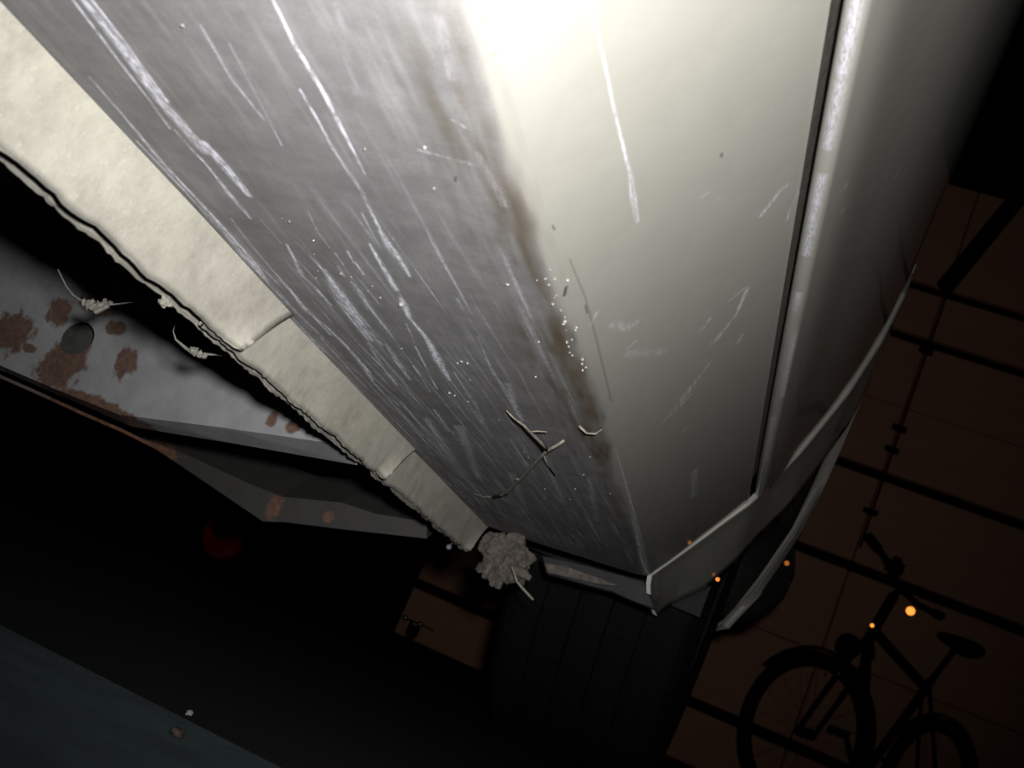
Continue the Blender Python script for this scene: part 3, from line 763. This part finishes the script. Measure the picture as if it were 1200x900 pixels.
tag(tube_obj('straw', [at(600, 664, 0.925), at(606, 682, 0.925), at(613, 690, 0.925), at(625, 703, 0.925)], [0.0012, 0.0011, 0.0012, 0.001], M_STRAW), 'short pale straw poking down from the mud clump', 'straw')

def on_sill(px, py, lift=0.0):
    """point on the sill's underside seen at a pixel"""
    d = BASIS @ cam_ray(px, py)
    r = d[[0, 2]] / d[1]
    best = None
    for i in range(len(prof) - 1):
        a0, a1 = prof[i], prof[i + 1]
        c0 = r[0] * a0[1] - r[1] * a0[0]; c1 = r[0] * a1[1] - r[1] * a1[0]
        if c0 * c1 <= 0 and (c0 != c1):
            t = c0 / (c0 - c1); q = a0 + (a1 - a0) * t; y = np.linalg.norm(q) / np.linalg.norm(r)
            tn = (a1 - a0) / np.linalg.norm(a1 - a0); nrm = np.array([tn[1], -tn[0]])
            if best is None or y < best[1]: best = (q + nrm * lift, y)
    q, y = best
    return Vector((q[0], y, q[1] + H))
# twig clinging to the underside
bm = bmesh.new()
def twig(pts, r0, r1, lifts):
    k = len(pts)
    tube(bm, [on_sill(*p, l) for p, l in zip(pts, lifts)], [r0 + (r1 - r0) * i / (k - 1) for i in range(k)], 6)
twig([(578, 581), (590, 575), (600, 566), (611, 554), (622, 541), (634, 527), (645, 516), (656, 513), (662, 514)], 0.0013, 0.0009, [0.001, 0.003, 0.005, 0.005, 0.006, 0.006, 0.006, 0.004, 0.001])
twig([(645, 516), (636, 508), (627, 499), (616, 490), (604, 484), (594, 479)], 0.0011, 0.0004, [0.006, 0.005, 0.005, 0.004, 0.003, 0.001])
twig([(623, 496), (632, 497), (643, 500)], 0.0005, 0.0003, [0.005, 0.004, 0.003])
twig([(640, 524), (644, 540), (651, 556)], 0.0004, 0.0003, [0.005, 0.003, 0.001])
twig([(613, 553), (607, 551)], 0.0006, 0.0003, [0.005, 0.006]); twig([(598, 568), (596, 574)], 0.0007, 0.0003, [0.005, 0.004])
twig([(578, 581), (568, 581), (556, 578)], 0.0004, 0.0003, [0.001, 0.001, 0.0005])
tag(link('twig', bm_mesh('twig', bm, True), M_TWIG), 'thin forked dry twig clinging to the dark sill underside', 'twig')
bm = bmesh.new()
twig([(679, 497), (688, 501), (697, 502), (705, 501)], 0.0008, 0.0004, [0.001, 0.003, 0.003, 0.001])
tag(link('plant_stem', bm_mesh('plant_stem', bm, True), M_TWIG), 'tiny curved stem at the paint edge right of the forked twig', 'twig')
# grit stuck along the paint edge and over the underside
bm = bmesh.new(); rr3 = random.Random(9)
def grain(px, py, r):
    try: p = on_sill(px, py, r * 0.5)
    except Exception: return
    g = bmesh.ops.create_icosphere(bm, subdivisions=1, radius=r, matrix=Matrix.Translation(p))
    for v_ in g['verts']: v_.co += Vector((rr3.random() - 0.5, (rr3.random() - 0.5) * 2, rr3.random() - 0.5)) * r * 0.7
for k in range(26):
    t = rr3.random(); x = 640 + 48 * t + rr3.gauss(0, 6); y = 315 + 130 * t + rr3.gauss(0, 10)
    grain(x, y, 0.0003 + 0.0004 * rr3.random())
for (x, y, r) in [(470, 355, .0018), (541, 423, .0016), (548, 425, .0014), (536, 425, .0012), (498, 172, .0011), (509, 220, .001), (428, 174, .0009), (190, 239, .001), (214, 29, .001),
                  (595, 333, .0011), (632, 400, .001), (628, 441, .001), (527, 460, .0015), (533, 463, .0012), (674, 572, .0016), (684, 556, .0013), (692, 535, .0013), (668, 585, .001), (715, 578, .001), (400, 320, .001), (210, 246, .0008)]:
    grain(x, y, r * 0.5)
for k in range(30):
    t = rr3.random(); grain(330 + 350 * t, 260 + 340 * t + 60 * (rr3.random() - 0.5), 0.0002 + 0.0003 * rr3.random())
tag(link('grit', bm_mesh('grit', bm), M_GRIT), 'tiny pale grit grains stuck along the sill paint edge', 'grit', kind='stuff')
# cobweb strands with caught dust
bm = bmesh.new()
tube(bm, [at(*p, 0.50) for p in [(68, 316), (78, 336), (86, 346), (97, 353)]], 0.00045, 5)
tube(bm, [at(*p, 0.50) for p in [(118, 358), (140, 356), (165, 353), (190, 350)]], [0.0007, 0.0005, 0.0004, 0.0003], 5)
for (x, y, r) in [(99, 354, .0018), (104, 357, .0024), (110, 360, .0020), (117, 358, .0026), (108, 354, .0016), (123, 354, .0018), (129, 355, .0012), (114, 363, .0014)]:
    g = bmesh.ops.create_icosphere(bm, subdivisions=2, radius=r, matrix=Matrix.Translation(Vector(at(x, y, 0.50))))
    for v_ in g['verts']: v_.co += Vector((rr3.random() - 0.5, rr3.random() - 0.5, rr3.random() - 0.5)) * r * 0.8
tube(bm, [at(111, 366, 0.495), at(127, 358, 0.495)], 0.0013, 6)
tag(link('cobweb', bm_mesh('cobweb', bm), M_WEB), 'dusty cobweb strand with a pale clot above the round hole', 'cobweb')
bm = bmesh.new()
tube(bm, [at(*p, 0.47) for p in [(208, 372), (203, 388), (206, 398), (218, 408), (226, 414), (242, 415), (258, 416), (282, 418)]], [0.0003, 0.0003, 0.0005, 0.0008, 0.0008, 0.0006, 0.0005, 0.0005], 5)
for (x, y, r) in [(228, 412, .0020), (234, 415, .0018), (239, 417, .0014), (225, 410, .0014)]:
    g = bmesh.ops.create_icosphere(bm, subdivisions=2, radius=r, matrix=Matrix.Translation(Vector(at(x, y, 0.47))))
    for v_ in g['verts']: v_.co += Vector((rr3.random() - 0.5, rr3.random() - 0.5, rr3.random() - 0.5)) * r * 0.9
tag(link('cobweb', bm_mesh('cobweb', bm), M_WEB), 'thin cobweb thread looping down from the flange step', 'cobweb')
fz = at(195, 353, 0.352)
bm = bmesh.new()
for k in range(7):
    c = Vector(fz) + Vector(((rr3.random() - 0.5) * 0.003, (rr3.random() - 0.5) * 0.004, (rr3.random() - 0.5) * 0.0035))
    g = bmesh.ops.create_icosphere(bm, subdivisions=2, radius=0.0012, matrix=Matrix.Translation(c))
    for v_ in g['verts']: v_.co += Vector((rr3.random() - 0.5, rr3.random() - 0.5, rr3.random() - 0.5)) * 0.0009
tag(link('dust_clot', bm_mesh('dust_clot', bm), M_WEB), 'small pale dust clot hanging on the lower edge of the near flange', 'dust')
bm = bmesh.new(); p = Vector(at(526, 641, 0.93))
bmesh.ops.create_icosphere(bm, subdivisions=2, radius=0.0026, matrix=Matrix.Translation(p))
tube(bm, [p, p + Vector((0.004, 0, 0.012))], 0.0004, 5)
tag(link('water_drop', bm_mesh('water_drop', bm, True), M_PEBW), 'tiny bright drop below the far end of the flange', 'drop')

# ------------------------------------------------------------------ things on the floor
def on_floor(px, py, z=0.0):
    d = BASIS @ cam_ray(px, py); return Vector(CAM + d * ((z - H) / d[2]))
p = on_floor(222, 835, 0.002); tag(lump('pebble', (p.x, p.y, 0.0018), (0.0018, 0.0018, 0.0016), M_PEBW, 1), 'tiny white pebble on the floor just beyond the green mat', 'pebble')
p = on_floor(208, 857, 0.008); tag(lump('pebble', (p.x, p.y, 0.0074), (0.003, 0.0035, 0.0018), M_PEBT, 2), 'tiny tan crumb on the green mat beside the white pebble', 'pebble')
# small red wheel against the far wall
RY = 4.1; rc = at(255, 645, RY); rr_ = rc[2]
red = tag(empty('red_wheel', (rc[0], RY, 0)), 'small red wheel with a dark hub standing far behind under the car', 'wheel')
rimp = [(-0.02, 0.30), (-0.03, 0.5), (-0.012, 0.72), (-0.03, 0.86), (-0.02, 1.0), (0.02, 1.0), (0.03, 0.86), (0.012, 0.72), (0.03, 0.5), (0.02, 0.30)]
RRD = 0.115
rot = Matrix.Rotation(math.radians(68), 4, 'Z')
def red_part(name, profile, mat):
    P = lathe_x([(x * 1.0, r * RRD) for x, r in profile], 40); me = grid_mesh(name, P); me.transform(rot)
    o = link(name, me, mat, red); o.location = (0, 0, RRD); return o
red_part('disc', rimp, M_RED); red_part('hub', [(-0.05, 0.0), (-0.05, 0.22), (-0.02, 0.30), (0.02, 0.30), (0.05, 0.22), (0.05, 0.0)], M_UNDER)
# castor with two bright bolts at the foot of the wall
gp = at(484, 738, WALL_Y - 0.15)
cst = tag(empty('castor', (gp[0], gp[1], 0)), 'small dark castor with two bright metal bolts at the wall foot', 'castor')
P = lathe_x([(-0.02, 0.0), (-0.022, 0.032), (-0.015, 0.04), (0.015, 0.04), (0.022, 0.032), (0.02, 0.0)], 24); o = link('roller', grid_mesh('roller', P), M_UNDER, cst); o.location = (0, 0, 0.04)
bm = bmesh.new(); box(bm, (-0.026, 0, 0.06), (0.005, 0.05, 0.07)); box(bm, (0.026, 0, 0.06), (0.005, 0.05, 0.07)); box(bm, (0, 0, 0.097), (0.20, 0.07, 0.008)); link('fork', bm_mesh('fork', bm), M_DARKWOOD, cst)
for dx in (-0.055, 0.035):
    bm = bmesh.new(); bmesh.ops.create_uvsphere(bm, u_segments=14, v_segments=8, radius=0.016); o = link('bolt', bm_mesh('bolt', bm, True), M_CHROME, cst); o.location = (dx, -0.04, 0.097)

# ------------------------------------------------------------------ bicycle
def bike():
    F = Vector((0.350, 4.90, 0.335)); R = Vector((0.98, 5.55, 0.335))
    ax = (R - F); ax.z = 0; ax.normalize()
    root = empty('bicycle', ((F.x + R.x) / 2, (F.y + R.y) / 2, 0))
    def bp(name, bm, mat, parent=root, sm=True):
        o = link(name, bm_mesh(name, bm, sm), mat, parent)
        o.matrix_parent_inverse = Matrix.Translation(-root.location) if parent is root else Matrix(); return o
    fd = Vector((0.81, 0.586, 0)).normalized()
    def wheel_(c, d, rad):
        up = Vector((0, 0, 1)); nrm = d.cross(up)
        circ = lambda r, o=0, n=56: [c + d * (r * math.cos(2 * math.pi * k / n)) + up * (r * math.sin(2 * math.pi * k / n)) + nrm * o for k in range(n)]
        bm = bmesh.new(); tube(bm, circ(rad - 0.022), 0.030, 8, True); w = bp('tyre', bm, M_BIKE)
        bm = bmesh.new(); tube(bm, circ(rad - 0.047), 0.010, 6, True); bp('rim', bm, M_BIKE)
        bm = bmesh.new(); tube(bm, [c - nrm * 0.05, c + nrm * 0.05], 0.02, 10); bp('hub', bm, M_BIKE)
        for k in range(18):
            a = 2 * math.pi * k / 18; e = d * math.cos(a) + up * math.sin(a)
            bm = bmesh.new(); tube(bm, [c + nrm * (0.025 if k % 2 else -0.025) + e * 0.018, c + e * (rad - 0.05)], 0.0007, 4); bp('spoke', bm, M_BIKE, root)
        bm = bmesh.new()
        arc = [c + d * ((rad + 0.02) * math.cos(t)) + up * ((rad + 0.02) * math.sin(t)) for t in np.linspace(math.radians(-10), math.radians(150), 26)]
        for i in range(len(arc) - 1):
            n0 = (arc[i] - c).normalized(); n1 = (arc[i + 1] - c).normalized()
            A = [arc[i] - nrm * 0.028, arc[i] + n0 * 0.008, arc[i] + nrm * 0.028]; B = [arc[i + 1] - nrm * 0.028, arc[i + 1] + n1 * 0.008, arc[i + 1] + nrm * 0.028]
            for q in range(2): bm.faces.new([bm.verts.new(x) for x in (A[q], A[q + 1], B[q + 1], B[q])])
        bmesh.ops.remove_doubles(bm, verts=bm.verts[:], dist=1e-4)
        bp('mudguard', bm, M_BIKE)
    wheel_(F, fd, 0.335); wheel_(R, ax, 0.335)
    hb = Vector(at(1016, 752, 5.02)); ht = Vector(at(1048, 697, 5.05)); st = Vector(at(1055, 690, 5.06))
    bb = Vector((0.66, 5.22, 0.29)); sj = Vector(at(1085, 806, 5.36)); sa = Vector(at(1118, 762, 5.44))
    nf = fd.cross(Vector((0, 0, 1)))
    bm = bmesh.new(); tube(bm, [hb, ht], 0.024, 10); tube(bm, [hb + (ht - hb) * 0.25, sj], 0.021, 10); tube(bm, [hb, (hb + bb) / 2 + Vector((0, 0, -0.03)), bb], 0.022, 10)
    tube(bm, [bb, sj, sj + (sa - sj) * 0.2], 0.020, 10)
    na = ax.cross(Vector((0, 0, 1)))
    for s in (-1, 1):
        tube(bm, [bb + na * 0.03 * s, R + na * 0.06 * s], 0.011, 8); tube(bm, [sj + na * 0.02 * s, R + na * 0.06 * s], 0.009, 8)
    bp('frame', bm, M_BIKE)
    bm = bmesh.new()
    for s in (-1, 1):
        tube(bm, [hb + nf * 0.02 * s, hb + nf * 0.055 * s + Vector((0, 0, -0.05)), F + nf * 0.055 * s], [0.016, 0.016, 0.010], 8)
    bp('fork', bm, M_BIKE)
    bm = bmesh.new(); tube(bm, [ht, st], 0.016, 8); bp('stem', bm, M_BIKE)
    bm = bmesh.new(); bl = [at(1018, 628, 4.72), at(1034, 648, 4.80), at(1046, 668, 4.92), at(1056, 690, 5.04), at(1076, 708, 5.10), at(1092, 716, 5.12), at(1104, 722, 5.16)]
    tube(bm, bl, 0.013, 8); bar = bp('handlebar', bm, M_BIKE)
    for (p0, p1) in ((bl[0], bl[1]), (bl[-1], bl[-2])):
        bm = bmesh.new(); tube(bm, [Vector(p0), Vector(p0) * 0.3 + Vector(p1) * 0.7], 0.019, 10); bp('grip', bm, M_BIKE, bar)
    bm = bmesh.new(); box(bm, at(1049, 664, 4.92), (0.075, 0.07, 0.085)); bmesh.ops.bevel(bm, geom=bm.edges[:], offset=0.02, segments=2, affect='EDGES'); bp('bell', bm, M_BIKE, bar)
    bm = bmesh.new(); tube(bm, [sj, sa], 0.014, 8); bp('seat_post', bm, M_BIKE)
    # saddle: wide at the rear, narrow nose towards the handlebar
    bm = bmesh.new(); rings = []
    for t, w, h_ in ((0, 0.018, 0.02), (0.15, 0.024, 0.035), (0.4, 0.035, 0.045), (0.65, 0.07, 0.055), (0.85, 0.09, 0.06), (0.97, 0.07, 0.05), (1.0, 0.04, 0.03)):
        c = sa + ax * (t * 0.27 - 0.13) + Vector((0, 0, 0.035 + 0.015 * (t - 0.4)))
        rings.append([bm.verts.new(c + na * (w * math.cos(a)) + Vector((0, 0, h_ * (math.sin(a) if math.sin(a) > 0 else 0.9 * math.sin(a)) * 0.75))) for a in np.linspace(0, 2 * math.pi, 14, endpoint=False)])
    for A, B in zip(rings[:-1], rings[1:]):
        for k in range(14): bm.faces.new((A[k], A[(k + 1) % 14], B[(k + 1) % 14], B[k]))
    bm.faces.new(rings[0][::-1]); bm.faces.new(rings[-1]); bp('saddle', bm, M_BIKE)
    bm = bmesh.new(); tube(bm, [bb + na * 0.06, bb + na * 0.08 + ax * 0.06 + Vector((0, 0, -0.15))], 0.012, 8); box(bm, bb + na * 0.12 + ax * 0.06 + Vector((0, 0, -0.15)), (0.09, 0.09, 0.025)); bp('crank', bm, M_BIKE)
    bm = bmesh.new(); tube(bm, [bb - na * 0.06, bb - na * 0.08 - ax * 0.10 + Vector((0, 0, 0.12))], 0.012, 8); box(bm, bb - na * 0.12 - ax * 0.10 + Vector((0, 0, 0.12)), (0.09, 0.09, 0.03)); bp('crank', bm, M_BIKE)
    P = [bb + na * 0.05 + ax * (0.085 * math.cos(t)) + Vector((0, 0, 0.085 * math.sin(t))) for t in np.linspace(0, 2 * math.pi, 28, endpoint=False)]
    bm = bmesh.new(); tube(bm, P, 0.008, 6, True); bp('chainring', bm, M_BIKE)
    # lamp on the fork crown with two bright screws, and a front reflector
    lc = Vector(at(994, 757, 4.93)); bm = bmesh.new(); bmesh.ops.create_uvsphere(bm, u_segments=16, v_segments=10, radius=0.055, matrix=Matrix.Translation(lc)); lamp = bp('lamp', bm, M_BIKE)
    for q, r in (((983, 790), 0.009), ((968, 789), 0.006)):
        bm = bmesh.new(); bmesh.ops.create_uvsphere(bm, u_segments=12, v_segments=8, radius=r, matrix=Matrix.Translation(Vector(at(*q, 4.80)))); tube(bm, [at(*q, 4.80), lc], 0.003, 5); bp('bolt', bm, M_CHROME, lamp)
    for q, r, yy_ in (((1067, 716), 0.019, 4.98), ((1022, 733), 0.008, 4.96)):
        pp = Vector(at(*q, yy_)); d = (Vector((0.006, 0, H + 0.023)) - pp).normalized()
        bm = bmesh.new(); bmesh.ops.create_cone(bm, cap_ends=True, segments=20, radius1=r * 1.08, radius2=r, depth=0.012, matrix=Matrix.Translation(pp) @ d.to_track_quat('Z', 'Y').to_matrix().to_4x4())
        tube(bm, [pp - d * 0.006, pp - d * 0.04], 0.004, 6)
        o = bp('reflector', bm, M_AMBER, sm=False); o['label'] = 'bright orange reflector'
    return root
b1 = tag(bike(), 'black bicycle with a glowing orange reflector leaning by the board wall', 'bicycle', 'bicycles by the wall')
def copy_tree(o, parent=None):
    c = o.copy(); COL.objects.link(c)
    if parent:
        c.parent = parent; c.matrix_parent_inverse = o.matrix_parent_inverse
    for ch in list(o.children): copy_tree(ch, c)
    return c
b2 = copy_tree(b1); b2.location = b1.location + Vector((1.09, -0.02, 0))
tag(b2, 'bicycle at the right edge, only the rim of its front wheel in view', 'bicycle', 'bicycles by the wall')
